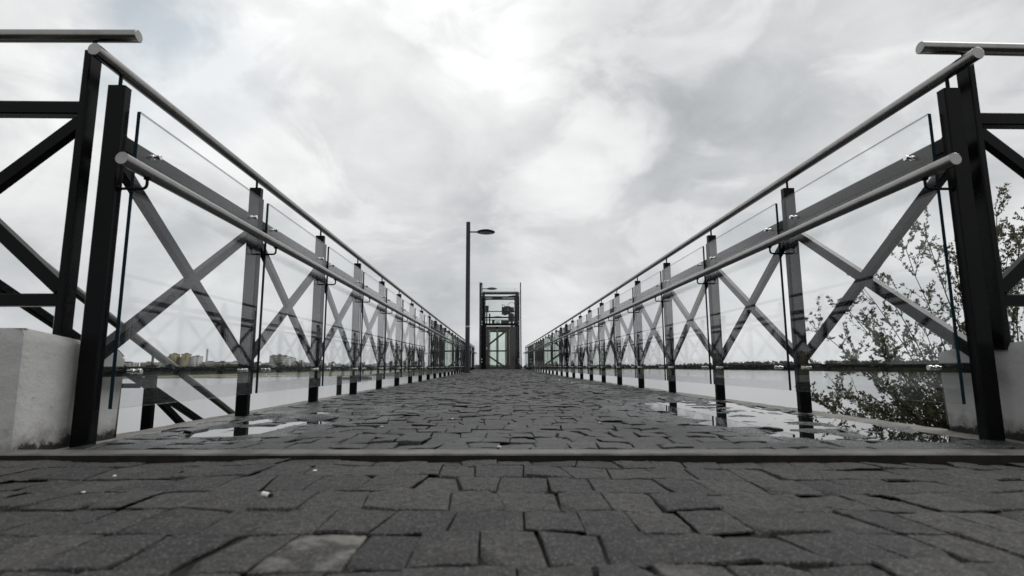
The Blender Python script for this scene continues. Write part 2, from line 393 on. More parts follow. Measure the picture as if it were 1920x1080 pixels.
for pts, zz in (([(-172, 355), (-160, 392), (-150, 410), (-128, 414), (-135, 421), (-152, 428), (-162, 424), (-172, 395), (-186, 360)], WZ+.75),
                ([(-120, 417), (-90, 422), (-60, 430), (-62, 436), (-92, 428), (-122, 423)], WZ+.72)):
    n = len(pts); sb.add([(x, y, zz) for x, y in pts]+[(x, y, WZ-.2) for x, y in pts], [tuple(range(n))]+[(i, (i+1) % n, n+(i+1) % n, n+i) for i in range(n)])
for (x0, y0), (x1, y1) in zip(SHORE[18:23], SHORE[19:24]):
    sb.add([(x0-1.5, y0, WZ+.05), (x0+6, y0, WZ+.9), (x1+6, y1, WZ+.9), (x1-1.5, y1, WZ+.05)], [(0, 1, 2, 3)])
tag(sb.build('sand_bank', M_SAND), kind='structure')
def bank_z(X, Y):
    s_ = np.clip((Y-1.2)/13, 0, 1); return -.55-5.9*s_**.8 + .12*wav(X, Y, 1.3)*np.clip(Y-1, 0, 1) - .25*np.clip(np.abs(X-.15)-1.8, 0, 2)
tag(grid_sheet('near_bank', -14, 14, 1.25, 17, 70, 44, bank_z, M_BANK), kind='structure')

# ------------------------------------------------------------------ paving
def sill_y(x): return 1.430-.036*x      # front edge of the steel threshold
PUD = [(1.22, 1.97, .24, .16), (1.30, 2.25, .22, .25), (1.18, 2.6, .28, .28), (1.12, 3.05, .25, .3), (1.16, 3.5, .22, .3), (.98, 3.25, .1, .16), (1.32, 2.9, .18, .3), (1.40, 1.95, .16, .2), (1.42, 2.4, .14, .4), (.98, 2.75, .13, .14), (1.0, 2.35, .14, .16), (.88, 3.05, .08, .08), (1.38, 3.5, .15, .5), (.9, 3.75, .08, .12),
       (1.0, 5.05, .07, .14), (1.12, 5.8, .06, .12), (1.08, 6.7, .09, .3), (1.14, 8.3, .07, .3), (1.13, 10.2, .07, .4), (1.16, 13, .08, .6), (1.2, 16, .08, .8),
       (-1.0, 2.18, .15, .22), (-.86, 2.5, .13, .14), (-.72, 2.85, .10, .10), (-.90, 1.86, .07, .04), (-.53, 2.95, .06, .05), (-1.08, 2.6, .08, .2), (-.30, 2.98, .05, .03), (-.62, 2.55, .07, .10), (-.78, 3.15, .08, .10), (-.60, 3.3, .06, .08), (-.95, 3.0, .08, .16)]
def pud_depth(x, y, grow=1.0):
    d = np.zeros_like(x)
    for cx, cy_, rx, ry in PUD:
        q = ((x-cx)/(rx*grow))**2+((y-cy_)/(ry*grow))**2
        d = np.maximum(d, np.clip(1.6-q, 0, 1))
    return d
def deck_h(x, y):
    p_ = pud_depth(x, y)
    return zdv(y)+.0028*wav(x, y, 3.1)-p_*(.0142-.0085*wav(x, y, 14, 6, 9)-.005*wav(x*.4, y, 33, 5, 21))
def pave_h(x, y): return .004-.0055*(x+1.3)+.0045*wav(x, y, 3.6, off=13)

def setts(name, x0, x1, yrows, hf, prm, seed, specials=()):
    """rows of hewn stones across the path; prm(y) -> (inner grid n, joint half width, roughness amplitude)"""
    g = np.random.default_rng(seed); VV, FF, AA = [], [], []; off = 0
    for ri in range(len(yrows)-1):
        ya, yb = yrows[ri], yrows[ri+1]; n, jw, amp = prm((ya+yb)/2)
        u = np.concatenate([[0, .004, .014, .05], np.linspace(.05, .95, n+2)[1:-1], [.95, .986, .996, 1]]) if n > 1 else (np.array([0, .03, .97, 1.0]))
        drop = np.ones(len(u)); drop[:] = 0; drop[0] = drop[-1] = 1
        if n > 1: drop[1] = drop[-2] = .16; drop[2] = drop[-3] = .015
        U, Vv = np.meshgrid(u, u); DU, DV = drop[None, :]+0*U, drop[:, None]+0*U; Lm, Bm = (U < .5), (Vv < .5)
        x = x0-g.uniform(0, .1)
        k = len(u); i = np.arange((k-1)*(k-1)); a = (i//(k-1))*k+i % (k-1); Fq = np.stack([a, a+1, a+k+1, a+k], 1)
        edge = lambda q, xx: .0055*np.sin(xx*2.3+q*1.7)+.0035*np.sin(xx*6.1+q*2.9)+.0022*np.sin(xx*17+q*4.1)+.0012*np.sin(xx*43+q)
        skl, lft = g.normal(0, .006), 0.0
        while x < x1:
            wdt = g.uniform(.076, .112) if g.random() > .07 else g.uniform(.12, .15)
            xa, xb = x, x+wdt; x = xb
            cx = (xa+xb)/2; skr = g.normal(0, .006)
            j = g.uniform(.0, 1.0, 4)*jw
            if g.random() < .22: j[g.integers(4)] += g.uniform(.001, .005)*amp
            wg = g.uniform(.003, .010, 4)*(g.random(4) < .08)*amp      # wedge-shaped openings
            X = xa+skl*(2*Vv-1)+j[0]+wg[0]*Vv+(wdt+(skr-skl)*(2*Vv-1)-j[0]-j[1]-wg[0]*Vv-wg[1]*(1-Vv))*U
            skl = skr
            Yc = (ya+yb)/2
            e0, e1 = ya+edge(ri, X)+j[2]+wg[2]*U, yb+edge(ri+1, X)-j[3]-wg[3]*(1-U)
            Y = e0+(e1-e0)*Vv
            oe = np.where(g.random(4) < .36, g.uniform(.5, 1.1, 4), g.uniform(.10, .28, 4))
            D = np.maximum(DU*np.where(Lm, oe[0], oe[1]), DV*np.where(Bm, oe[2], oe[3]))
            ns = wav(X*1.0+cx*3.1, Y+ri*7.7, 38, 7, off=int(g.integers(40)))
            ns2 = wav(X, Y, 95, 6, off=int(g.integers(40)))
            X = X-.0011*amp*np.sign(U-.5)*(D > .005)*np.abs(ns); Y = Y-.0013*amp*np.sign(Vv-.5)*(D > .005)*np.abs(ns2)
            tx, ty = g.normal(0, .0014*amp, 2)
            crown = -.0006*amp*((2*U-1)**4+(2*Vv-1)**4)
            if yb-ya > .05: Zh = hf(X, Y+0*X)
            Z = Zh+g.normal(0, .0015*amp)+tx*(U-.5)*2+ty*(Vv-.5)*2+crown+.0010*amp*ns+.0008*amp*ns2+.0009*amp*wav(X*1.0, Y+ri*.37, 210, 6, off=int(g.integers(40)))-.017*D
            if g.random() < .24:   # a broken corner
                cu, cv = g.integers(2), g.integers(2); q = (np.abs(U-cu)+np.abs(Vv-cv)); Z = Z-.016*np.clip(1-q/g.uniform(.2, .5), 0, 1)*amp
            pw = np.clip(.30+.14*wav(X, Y, 2.2)+.55*np.clip((np.abs(X-.144)-.55)/.6, 0, 1)*np.clip((6.5-Y)/4, .15, 1)+pud_depth(X, Y, 1.9)*.9+pud_depth(X, Y, 1.4)*.5, 0, 1) if Yc > 1.5 else 0*X
            tn = np.clip(g.normal(.46, .30), 0, 1); lt = .7 if g.random() < .004 else 0.0
            for sxp, syp, val_ in specials:
                if xa <= sxp < xb and ya <= syp < yb: lt = val_
            VV.append(np.stack([X.ravel(), Y.ravel(), Z.ravel()], 1)); FF.append(Fq+off); off += k*k
            AA.append(np.stack([np.full(k*k, tn), pw.ravel(), np.full(k*k, lt), np.ones(k*k)], 1))
    return put(name, np_mesh(name, np.concatenate(VV), np.concatenate(FF), M_STONE, True, np.concatenate(AA)))

# pavement this side of the threshold (rows follow the slightly skewed sill)
ROW = .131
rows = [1.425-ROW*.62-ROW*i for i in range(10)][::-1]+[1.425]
pv = setts('pavement', -2.6, 2.9, rows, pave_h, lambda y: (11, .0010, 1.0), 5, specials=((-.215, .715, 1.0), (.27, .66, .35)))
# shear so the rows run with the sill
co = np.empty(len(pv.data.vertices)*3, np.float32); pv.data.vertices.foreach_get('co', co); co = co.reshape(-1, 3)
co[:, 1] += -.036*co[:, 0]*np.clip((co[:, 1]-.6)/.8, 0, 1); pv.data.vertices.foreach_set('co', co.ravel()); pv.data.update()
tag(pv, kind='structure')
tag(grid_sheet('pavement_bed', -2.7, 3.0, -.6, 1.50, 300, 130, lambda X, Y: pave_h(X, Y)-.0072+.0022*wav(X, Y, 11)+.0012*wav(X, Y, 60), M_SOIL), kind='structure')
tag(grid_sheet('ground', -40, 40, -60, 1.35, 40, 40, lambda X, Y: -.09+0*X, M_SOIL), kind='structure')
# the bridge's own paving
DX0, DX1 = -1.262, 1.55
rows = [1.510]; g_ = np.random.default_rng(3)
while rows[-1] < 30.7: rows.append(rows[-1]+g_.uniform(.112, .140))
def prm(y): return (6, .0015, 1.15) if y < 4.2 else ((3, .0015, 1.3) if y < 10 else (1, .002, 1.6))
dk = setts('bridge_deck', DX0, DX1-.07, rows, deck_h, prm, 9)
co = np.empty(len(dk.data.vertices)*3, np.float32); dk.data.vertices.foreach_get('co', co); co = co.reshape(-1, 3)
co[:, 1] += -.036*co[:, 0]*np.clip((3-co[:, 1])/1.4, 0, 1); co[:, 0] = np.clip(co[:, 0], DX0, DX1)
dk.data.vertices.foreach_set('co', co.ravel()); dk.data.update()
tag(dk, kind='structure')
tag(grid_sheet('deck_bed', DX0-.004, DX1+.004, 1.46, 31.0, 60, 700, lambda X, Y: deck_h(X, Y)-.0078+.0022*wav(X, Y, 9), M_SOIL), kind='structure')
def pudm(name, x0, x1, y0, y1, n):
    return tag(grid_sheet(name, x0, x1, y0, y1, 2, n, lambda X, Y: zdv(Y)-.0105, M_PUD), kind='structure')
pudm('puddle', .72, DX1-.003, 1.68, 4.3, 2); pudm('puddle', .80, DX1-.003, 4.302, 18, 40); pudm('puddle', DX0+.003, -.2, 1.66, 3.4, 2)
# threshold: a steel angle let into the ground
sl = MB()
for i in range(12):
    xa = -2.0+i*4.4/12; xb = xa+4.4/12
    a0, a1 = sill_y(xa), sill_y(xb); z0, z1 = .014-.004*(xa+.2)*.7, .014-.004*(xb+.2)*.7
    sl.add([(xa, a0+.004, z0), (xb, a1+.004, z1), (xb, a1+.066, z1+.001), (xa, a0+.066, z0+.001), (xa, a0, z0-.004), (xb, a1, z1-.004)], [(0, 1, 2, 3), (4, 5, 1, 0)], 0)
    sl.add([(xa, a0, z0-.004), (xb, a1, z1-.004), (xb, a1+.001, -.075), (xa, a0+.001, -.075)], [(3, 2, 1, 0)], 1)
    sl.add([(xa, a0+.066, z0+.001), (xb, a1+.066, z1+.001), (xb, a1+.066, -.05), (xa, a0+.066, -.05)], [(0, 1, 2, 3)], 1)
tag(sl.build('threshold', [M_SILL, M_RUST]), kind='structure')
# kerb strips outside the setts and the slab below
for x0, x1 in ((-1.44, DX0-.004), (DX1+.004, 1.73)):
    X = np.linspace(x0, x1, 7); Y = np.concatenate([np.linspace(1.55, 6, 120), np.linspace(6.1, 31, 160)])
    XX, YY = np.meshgrid(X, Y); e = (np.abs(XX-(x0+x1)/2) > (x1-x0)/2-1e-4)
    ZZ = zdv(YY)-.010+.0022*wav(XX, YY, 22)-.006*e
    outer_e = np.abs(XX) > max(abs(x0), abs(x1))-1e-4
    XX = XX+np.where(outer_e, .006*wav(XX, YY, 17, off=5), 0)
    V = np.stack([XX.ravel(), YY.ravel(), ZZ.ravel()], 1); k = len(X)
    i = np.arange((k-1)*(len(Y)-1)); a = (i//(k-1))*k+i % (k-1)
    tag(put('kerb', np_mesh('kerb', V, np.stack([a, a+1, a+k+1, a+k], 1), M_KERB)), kind='structure')
ds = MB()
for i in range(15):
    ya, yb = 1.55+i*29.45/15, 1.55+(i+1)*29.45/15
    za, zb = zd(ya), zd(yb)
    ds.add([(-1.43, ya, za-.05), (1.72, ya, za-.05), (1.72, yb, zb-.05), (-1.43, yb, zb-.05), (-1.43, ya, za-.35), (1.72, ya, za-.35), (1.72, yb, zb-.35), (-1.43, yb, zb-.35)],
           [(0, 1, 2, 3), (0, 3, 7, 4), (1, 5, 6, 2), (4, 7, 6, 5)]+([(0, 4, 5, 1)] if i == 0 else []))
tag(ds.build('deck_slab', M_SLAB), kind='structure')
lp = MB(); lp.box((-1.43, 31.004, -.30), (1.72, 33.0, .108)); lp.box((-1.43, 33.004, -.4), (1.72, 37, -.06)); tag(lp.build('lift_platform', M_SLAB), kind='structure')

# ------------------------------------------------------------------ whitewashed blocks either side
def block(side, label):
    m_ = MB(); n = 26
    xi = -1.345 if side < 0 else 1.665
    def P(u, v):   # u: 0..1 along depth, v height
        return u, v
    # faces: inner (facing the path), front, top, far end; subdivided and slightly uneven
    def sheet(fn, nu, nv, flip):
        vs_ = [fn(i/nu, j/nv) for j in range(nv+1) for i in range(nu+1)]
        fs = [(j*(nu+1)+i, j*(nu+1)+i+1, (j+1)*(nu+1)+i+1, (j+1)*(nu+1)+i) for j in range(nv) for i in range(nu)]
        m_.add(vs_, [f[::-1] for f in fs] if flip else fs, 0, True)
    ya, yb, xo = (1.595, 2.05, 2.2) if side < 0 else (1.56, 2.06, 2.2)
    h0, h1 = (.352, .30) if side < 0 else (.318, .285)
    def top(y): 
        u = (y-ya)/(yb-ya); return h0+(h1-h0)*u-(.03 if side < 0 else .004)*max(0, (u-.85)/.15)**2
    em = lambda u, v: min(1.0, 14*min(u, 1-u, v, 1-v))
    nz = lambda a, b: .0045*float(wav(np.array(a*1.0), np.array(b*1.0), 14))
    def rnd(t_, w_=.05): return .009*(max(0, w_-t_)/w_)**2
    def inner(u, v):
        z = -.05+(top(ya+(yb-ya)*u)-.004+.05)*v; y = ya+.009+(yb-ya-.018)*u-.020*(1-v)*u
        return (xi+side*(rnd(u)+rnd(1-u)+rnd(1-v)+.006*(.5-.5*v))+nz(y, z)*em(u, v)-side*.003*(1-v), y, z)
    def front(u, v):
        z = -.08+(top(ya)-.004+.08)*v; return (xi+side*(.009+.0+xo*u)-side*.003*(1-v)*(u < .01), ya+rnd(u, .02)+rnd(1-v)+nz(xi+xo*u, z)*em(u, v), z)
    def topf(u, v):
        y = ya+.009+(yb-ya-.018)*v; return (xi+side*(.009+xo*u), y, top(y)-.004+.004*min(1, 20*min(v, 1-v, u))+nz(u*4, y*2)*.5*em(u, v))
    def back(u, v):
        z = -.6+(top(yb)-.004+.6)*v; return (xi+side*(.009+xo*u), yb-.009+.006*em(u, v)-.020*(1-v), z)
    sheet(inner, 26, 22, side > 0); sheet(front, 60, 16, side < 0) ; sheet(topf, 60, 12, side < 0); sheet(back, 40, 14, side > 0)
    return tag(m_.build('concrete_block', M_WALL), label, 'concrete block', 'whitewashed blocks at the bridge end')
block(-1, 'whitewashed concrete block at the left bridge end, brightly lit on the side facing the path')
block(1, 'whitewashed concrete block at the right bridge end, dull grey in front of the leafy shrub')

# ------------------------------------------------------------------ bridge railings
S = 1.08; NP = 28
def railing(side, label):
    inn = -side; ip = inn          # direction towards the path
    Xp, Y0 = (-1.298, 1.80) if side < 0 else (1.589, 1.767)
    Xg = Xp+inn*.051; Xh = Xp+inn*.122
    root = thing('bridge_railing', label, 'railing', (Xp, Y0, 0), 'railings along the footbridge')
    L = lambda x, y, z: (x-Xp, y-Y0, z)
    ys = [Y0+S*i for i in range(NP)]
    # post: rectangular steel tube with a cap plate and a rod that carries the handrail
    pm = MB(); pm.bar((0, 0, -.09), (0, 0, 1.186), .060, .038, (0, 1, 0), .004); pm.bar((0, 0, 1.1862), (0, 0, 1.1885), .0605, .0385, (0, 1, 0), .004)
    pme = pm.mesh('post', M_STEEL)
    rm = MB(); rm.tube([(0, 0, 1.189), (0, 0, 1.236)], .006, 10); rme = rm.mesh('handrail_rod', M_STEEL)
    for y in ys:
        p = put('post', pme, root, L(Xp, y, zd(y))); put('handrail_rod', rme, p)
    # round stainless handrails
    path = lambda x, z: [L(x, Y0-.13, z)]+[L(x, y, z+zd(y)) for y in ys]+[L(x, ys[-1]+.22, z+zd(ys[-1]+.2))]
    hm = MB(); hm.tube(path(Xp, 1.251), .0215, 28); hm.build('handrail', M_STAIN, root)
    hm = MB(); hm.tube(path(Xh, .884), .0210, 28); lh = hm.build('lower_handrail', M_STAIN, root)
    a = abs(Xh-Xp)-.03
    bm_ = MB(); bz = -.056
    pts = [(-inn*a, 0, bz), (-inn*.014, 0, bz)]+[(-inn*.014+inn*.014*math.sin(q), 0, bz+.014*(1-math.cos(q))) for q in (R(22), R(45), R(68), R(90))]+[(0, 0, -.018)]
    bm_.tube(pts, .0048, 10); bm_.lathe([(0, -.004), (.011, -.004), (.011, .004), (0, .004)], (0, 0, -.0205), 12)
    bm_.tube([(-inn*(a+.002), 0, bz), (-inn*(a-.005), 0, bz)], .010, 12)
    bme = bm_.mesh('bracket', M_STEEL)
    for y in ys: put('bracket', bme, lh, L(Xh, y, .884+zd(y)))
    # rails and crossed braces
    def rail(name, z, wd, ht):
        m_ = MB()
        for ya, yb in zip(ys[:-1], ys[1:]):
            m_.bar(L(Xp, ya+.017, z+zd(ya)), L(Xp, yb-.017, z+zd(yb)), wd, ht, (0, 0, 1), .004)
            for yy, d_ in ((ya+.019, 1), (yb-.019, -1)): m_.bar(L(Xp, yy, z+zd(ya)), L(Xp, yy+d_*.006, z+zd(ya)), wd+.007, ht+.007, (0, 0, 1), .005)
        m_.build(name, M_STEEL, root)
    rail('top_rail', .997, .042, .056); rail('bottom_rail', .221, .030, .035)
    def brace_mesh(za, zb, th):
        m_ = MB(); m_.bar((0, .017, za), (0, S-.017, zb), th, .043, (0, 0, 1), .003); return m_.mesh('brace', M_STEEL)
    b1, b2 = brace_mesh(.937, .262, .030), brace_mesh(.272, .950, .0345)
    for y in ys[:-1]:
        put('brace', b1, root, L(Xp, y, zd(y))); put('brace', b2, root, L(Xp, y, zd(y)))
    # glass panels held off the rails by stainless point fixings
    gm = MB(); gl, g0, g1, gt = S-.064, .102, 1.117, .0125
    vs_ = [(x, y, z) for z in (g0, g1) for y in (.032, .032+gl) for x in (-gt/2, gt/2)]
    gm.add(vs_, [(0, 4, 6, 2), (1, 3, 7, 5)], 0); gm.add(vs_, [(0, 1, 5, 4), (2, 6, 7, 3)], 1); gm.add(vs_, [(0, 2, 3, 1), (4, 5, 7, 6)], 2)
    gme = gm.mesh('glass_panel', [M_GLASS, M_GEDGE, M_GTOP])
    fm = MB(); q = Xg-Xp
    fm.tube([(-inn*(abs(q)-.021), 0, 0), (inn*.0065, 0, 0)], .006, 12); fm.tube([(inn*.0063, 0, 0), (inn*.017, 0, 0)], .0095, 16); fm.tube([(-inn*.017, 0, 0), (-inn*.0063, 0, 0)], .0095, 16)
    fme = fm.mesh('fixing', M_BOLT)
    for i, y in enumerate(ys[:-1]):
        gp = put('glass_panel', gme, root, L(Xg, y, zd(y+S/2)))
        if i < 22:
            for yy, zz in ((.145, .995), (S-.125, .995), (.145, .221), (S-.125, .221)): put('fixing', fme, gp, (0, yy, zz))
    return root
railing(-1, 'long glass and black steel railing on the left edge of the footbridge')
railing(1, 'long glass and black steel railing on the right edge of the footbridge')

# ------------------------------------------------------------------ railings standing across on the blocks
def side_railing(side, label):
    out = side; Xp = -1.382 if side < 0 else 1.670; Y = 1.778; zb = .33 if side < 0 else .28
    root = thing('block_railing', label, 'railing', (Xp, Y, 0), 'railings on the whitewashed blocks')
    zt, hz = (1.297, 1.366) if side < 0 else (1.284, 1.356)
    pm = MB(); pm.bar((0, 0, zb), (0, 0, zt), .025, .056, (0, 1, 0), .004); pme = pm.mesh('post', M_STEEL)
    rm = MB(); rm.tube([(0, 0, zt), (0, 0, hz-.012)], .006, 10); rme = rm.mesh('handrail_rod', M_STEEL)
    pl_ = MB(); pl_.box((-.06, -.07, zb-.02), (.06, .07, zb+.0255)); ple = pl_.mesh('base_plate', M_STEEL)
    for k in range(3):
        p = put('post', pme, root, (out*.67*k, 0, 0)); put('handrail_rod', rme, p)
    hm = MB(); hm.tube([(-out*(.145 if side < 0 else .155), 0, hz), (out*1.9, 0, hz-.02)], .0215, 28); hm.build('handrail', M_STAIN, root)
    tz, bz = (1.095, .449) if side < 0 else (1.081, .444)
    for nm, z, ht in (('top_rail', tz, .046), ('bottom_rail', bz, .040)):
        m_ = MB(); m_.bar((out*.014, 0, z), (out*1.9, 0, z), .042 if nm == 'top_rail' else .038, ht, (0, 0, 1), .004); m_.build(nm, M_STEEL, root)
    for k in range(2):
        for za, zb_, th in ((tz-.045, bz+.035, .030), (bz+.035, tz-.045, .0345)):
            m_ = MB(); m_.bar((out*(.67*k+.014), 0, za), (out*(.67*k+.656), 0, zb_), th, .043, (0, 0, 1), .003); m_.build('brace', M_STEEL, root)
side_railing(-1, 'black steel railing with round handrail standing across the left whitewashed block')
side_railing(1, 'black steel railing with round handrail standing across the right whitewashed block')

# stair going down beside the bridge, left
def stair_railing():
    X = -1.88; sl_ = -.4255
    root = thing('stair_railing', 'sloping black stair railing with round handrail going down left of the bridge', 'railing', (X, 3.06, 0))
    ln = lambda y, z0: z0+sl_*y          # y relative to the post seen through the glass
    hm = MB(); hm.tube([(0, -2.0, ln(-2, .322)), (0, 2.6, ln(2.6, .322))], .0215, 24); hm.build('handrail', M_STAIN, root)
    m_ = MB(); m_.bar((0, -2.0, ln(-2, .130)), (0, 2.6, ln(2.6, .130)), .030, .037, (0, 0, 1), .004); m_.build('top_rail', M_STEEL, root)
    m_ = MB(); m_.bar((0, -2.0, ln(-2, -.62)), (0, 2.6, ln(2.6, -.62)), .042, .046, (0, 0, 1), .004); m_.build('bottom_rail', M_STEEL, root)
    pm = MB(); pm.bar((0, 0, -1.1), (0, 0, .248), .052, .036, (0, 1, 0), .004); pme = pm.mesh('post', M_STEEL)
    rm = MB(); rm.tube([(0, 0, .249), (0, 0, .31)], .006, 10); rme = rm.mesh('handrail_rod', M_STEEL)
    for k in (-1, 0, 1):
        p = put('post', pme, root, (0, 1.12*k, sl_*1.12*k)); put('handrail_rod', rme, p)
    for k in (0,):
        y0 = 1.12*k
        for za, zb, th in ((.10, -.58, .030), (-.55, .06-.476, .0345)):
            if k == -1 and za < 0: continue
            m_ = MB(); m_.bar((0, y0+.017, za+sl_*y0), (0, y0+1.103, zb+sl_*y0), th, .036, (0, 0, 1), .003); m_.build('brace', M_STEEL, root)
    m_ = MB(); m_.bar((-.02, -.06, .141), (-1.6, -.06, .141), .025, .025, (0, 0, 1), .004); m_.build('cross_rail', M_STEEL, root)
stair_railing()
st = thing('steel_stair', 'dark steel stair descending along the left side of the bridge', 'stair', (-2.5, 2.0, -.2))
for k in range(12):
    m_ = MB(); m_.box((-.55, 1.05+.27*k, -.70-.16*k), (.55, 1.33+.27*k, -.66-.16*k)); m_.build('tread', M_STEEL2, st)
m_ = MB(); m_.bar((.60, .6, -.48), (.60, 4.4, -2.74), .05, .2, (0, 0, 1)); m_.build('stringer', M_STEEL, st)

# ------------------------------------------------------------------ street lamps
def lamp():
    root = thing('street_lamp', 'tall grey street lamp with flat round head standing by the left railing', 'street lamp', (-1.062, 19.55, zd(19.5)), 'street lamps on the bridge')
    m_ = MB(); m_.tube([(0, 0, -.04), (0, 0, 1.0), (0, 0, 5.455)], .08, 20, radii=[.082, .081, .076]); p = m_.build('pole', M_POLE, root)
    m_ = MB(); m_.lathe([(0, .03), (.13, .03), (.15, .015), (.15, -.03)], n=24); m_.build('base_flange', M_STEEL, root)
    m_ = MB(); m_.tube([(.07, 0, 5.09), (.36, 0, 5.09)], .026, 12); m_.build('arm', M_POLE, root)
    m_ = MB(); m_.lathe([(0, .075), (.10, .07), (.22, .045), (.315, .012), (.338, -.012), (.325, -.03), (.25, -.045), (.235, -.045)], (.645, 0, 5.10), 36); h = m_.build('lamp_head', M_STEEL2, root)
    m_ = MB(); m_.lathe([(.235, -.044), (.2, -.06), (.1, -.075), (0, -.08)], (.645, 0, 5.10), 32); m_.build('lens', M_LIGHTM, h)
    m_ = MB(); m_.lathe([(.0825, -.03), (.0835, -.03), (.0835, .03), (.0825, .03)], (0, 0, 1.62), 20); m_.build('band', M_LIGHTM, root)
    return root
l1 = lamp()
l2 = copy_tree(l1); l2.location = (-.995, 33.6, -.06); l2['label'] = 'farther street lamp behind the lift tower, its round head seen through the top glass'

# ------------------------------------------------------------------ lift tower
def lift():
    YF = 30.8; ZB = zd(YF); root = thing('lift_tower', 'glazed black steel lift tower with double doors at the end of the footbridge', 'lift tower', (.17, YF, ZB))
    mx_ = lambda c: -1.01+(c-235)/470*2.36-.17           # across, in the tower's own frame
    mz = lambda c: (1040-c)/978*4.87
    D = 1.95
    for a, b in ((255, 296), (640, 686)):
        for y0 in (.0, D-.16):
            m_ = MB(); m_.box((mx_(a), y0, -.3), (mx_(b), y0+.16, mz(172)), .006); m_.build('column', M_STEEL, root)
    def beam(c0, c1, y0=.02, wd=.10, a=290, b=645, nm='beam', mtl=M_STEEL):
        m_ = MB(); m_.box((mx_(a), y0, mz(c1)), (mx_(b), y0+wd, mz(c0)), .0); m_.build(nm, mtl, root)
    beam(176, 196, .01, .12, 256, 684); beam(213, 231, .20); beam(241, 258, .03, .11); beam(383, 393, .22, .05); beam(452, 468, .05); beam(483, 491, .18, .06); beam(527, 551, -.005, .3, 275, 660)
    for x0 in (258, 662):
        for c in (185, 536, 800):
            m_ = MB(); m_.box((mx_(x0), .16, mz(c+9)), (mx_(x0+22), D-.16, mz(c-9))); m_.build('side_beam', M_STEEL, root)
    m_ = MB(); m_.bar((mx_(292), .36, mz(250)), (mx_(640), .42, mz(203)), .06, .07); m_.build('roof_brace', M_STEEL, root)
    m_ = MB(); m_.lathe([(0, -.03), (.09, -.03), (.1, 0), (.09, .03), (0, .03)], (mx_(465), .12, mz(240)), 16); m_.build('roof_boss', M_STEEL, root)
    # hoist
    h = thing_part = MB(); h.box((mx_(487), .75, mz(405)), (mx_(600), 1.25, mz(325)), .02); h.box((mx_(570), .70, mz(490)), (mx_(626), 1.2, mz(400)), .02)
    h.box((mx_(505), .72, mz(418)), (mx_(545), 1.0, mz(398)), .01); h.tube([(mx_(545), .70, mz(365)), (mx_(545), .80, mz(365))], .17, 20); h.tube([(mx_(598), .72, mz(360)), (mx_(625), .72, mz(360))], .16, 16)
    h.box((mx_(520), .78, mz(330)), (mx_(585), 1.15, mz(315)), .02)
    hoist = h.build('hoist', M_MACH, root)
    m_ = MB(); m_.box((mx_(495), .70, mz(380)), (mx_(520), .749, mz(340))); m_.box((mx_(530), .69, mz(400)), (mx_(560), .749, mz(385))); m_.tube([(mx_(500), .72, mz(350)), (mx_(490), .70, mz(300)), (mx_(515), .75, mz(300)), (mx_(520), .8, mz(330))], .018, 6); m_.build('motor_fitting', M_STEEL2, hoist)
    m_ = MB(); m_.box((mx_(345), .3, mz(470)), (mx_(353), .34, mz(410)), 0); m_.box((mx_(560), .25, mz(520)), (mx_(575), .3, mz(420)), 0); m_.tube([(mx_(612), .5, mz(405)), (mx_(632), .5, mz(440)), (mx_(628), .5, mz(522))], .02, 6); m_.build('hoist_stand', M_MACH, root)
    m_ = MB(); m_.tube([(mx_(540), .8, mz(318)), (mx_(570), .8, mz(285)), (mx_(605), .8, mz(268)), (mx_(632), .8, mz(282)), (mx_(640), .8, mz(330))], .012, 8); m_.build('cable', M_MACH, hoist)
    m_ = MB(); m_.tube([(mx_(548), .66, mz(352)), (mx_(596), .66, mz(402))], .022, 8); m_.build('lever', M_LIGHTM, hoist)
    m_ = MB(); m_.box((mx_(302), .5, mz(388)), (mx_(336), .75, mz(315)), .02); m_.box((mx_(308), .52, mz(520)), (mx_(322), .6, mz(388)), .01); m_.build('control_cabinet', M_MACH, root)
    m_ = MB(); m_.tube([(mx_(312), .45, mz(318)), (mx_(335), .45, mz(330)), (mx_(332), .45, mz(370)), (mx_(318), .45, mz(400)), (mx_(318), .45, mz(520))], .02, 8); m_.build('conduit', M_STEEL2, root)
    m_ = MB(); m_.lathe([(0, .06), (.12, .055), (.2, .03), (.34, .0), (.34, -.05), (0, -.05)], (mx_(442), .9, mz(440)), 28); m_.build('pulley_cover', M_LIGHTM, root)
    m_ = MB(); m_.box((mx_(415), .10, mz(524)), (mx_(465), .22, mz(501)), .01); m_.build('white_box', M_LABEL, root)
    for a, b, c in ((340, 356, 410), (375, 405, 478), (478, 560, 490), (585, 615, 470)):
        m_ = MB(); m_.box((mx_(a), .4, mz(526)), (mx_(b), .7, mz(c)), .01); m_.build('bracket_block', M_MACH, root)
    # door
    d = MB()
    zf = lambda c: mz(c)
    d.box((mx_(316), -.02, 0), (mx_(345), .14, mz(562)), .004); d.box((mx_(535), -.02, 0), (mx_(568), .14, mz(562)), .004); d.box((mx_(345), -.02, mz(600)), (mx_(535), .14, mz(562)), .004)
    df = d.build('door_frame', M_BROWN, root)
    m_ = MB(); m_.box((mx_(420), -.045, mz(584)), (mx_(446), -.0205, mz(568)), .003); m_.build('floor_display', M_STEEL, df)
    m_ = MB(); m_.box((mx_(312), -.05, mz(825)), (mx_(325), -.0205, mz(792)), .003); m_.build('call_panel', M_LIGHTM, df)
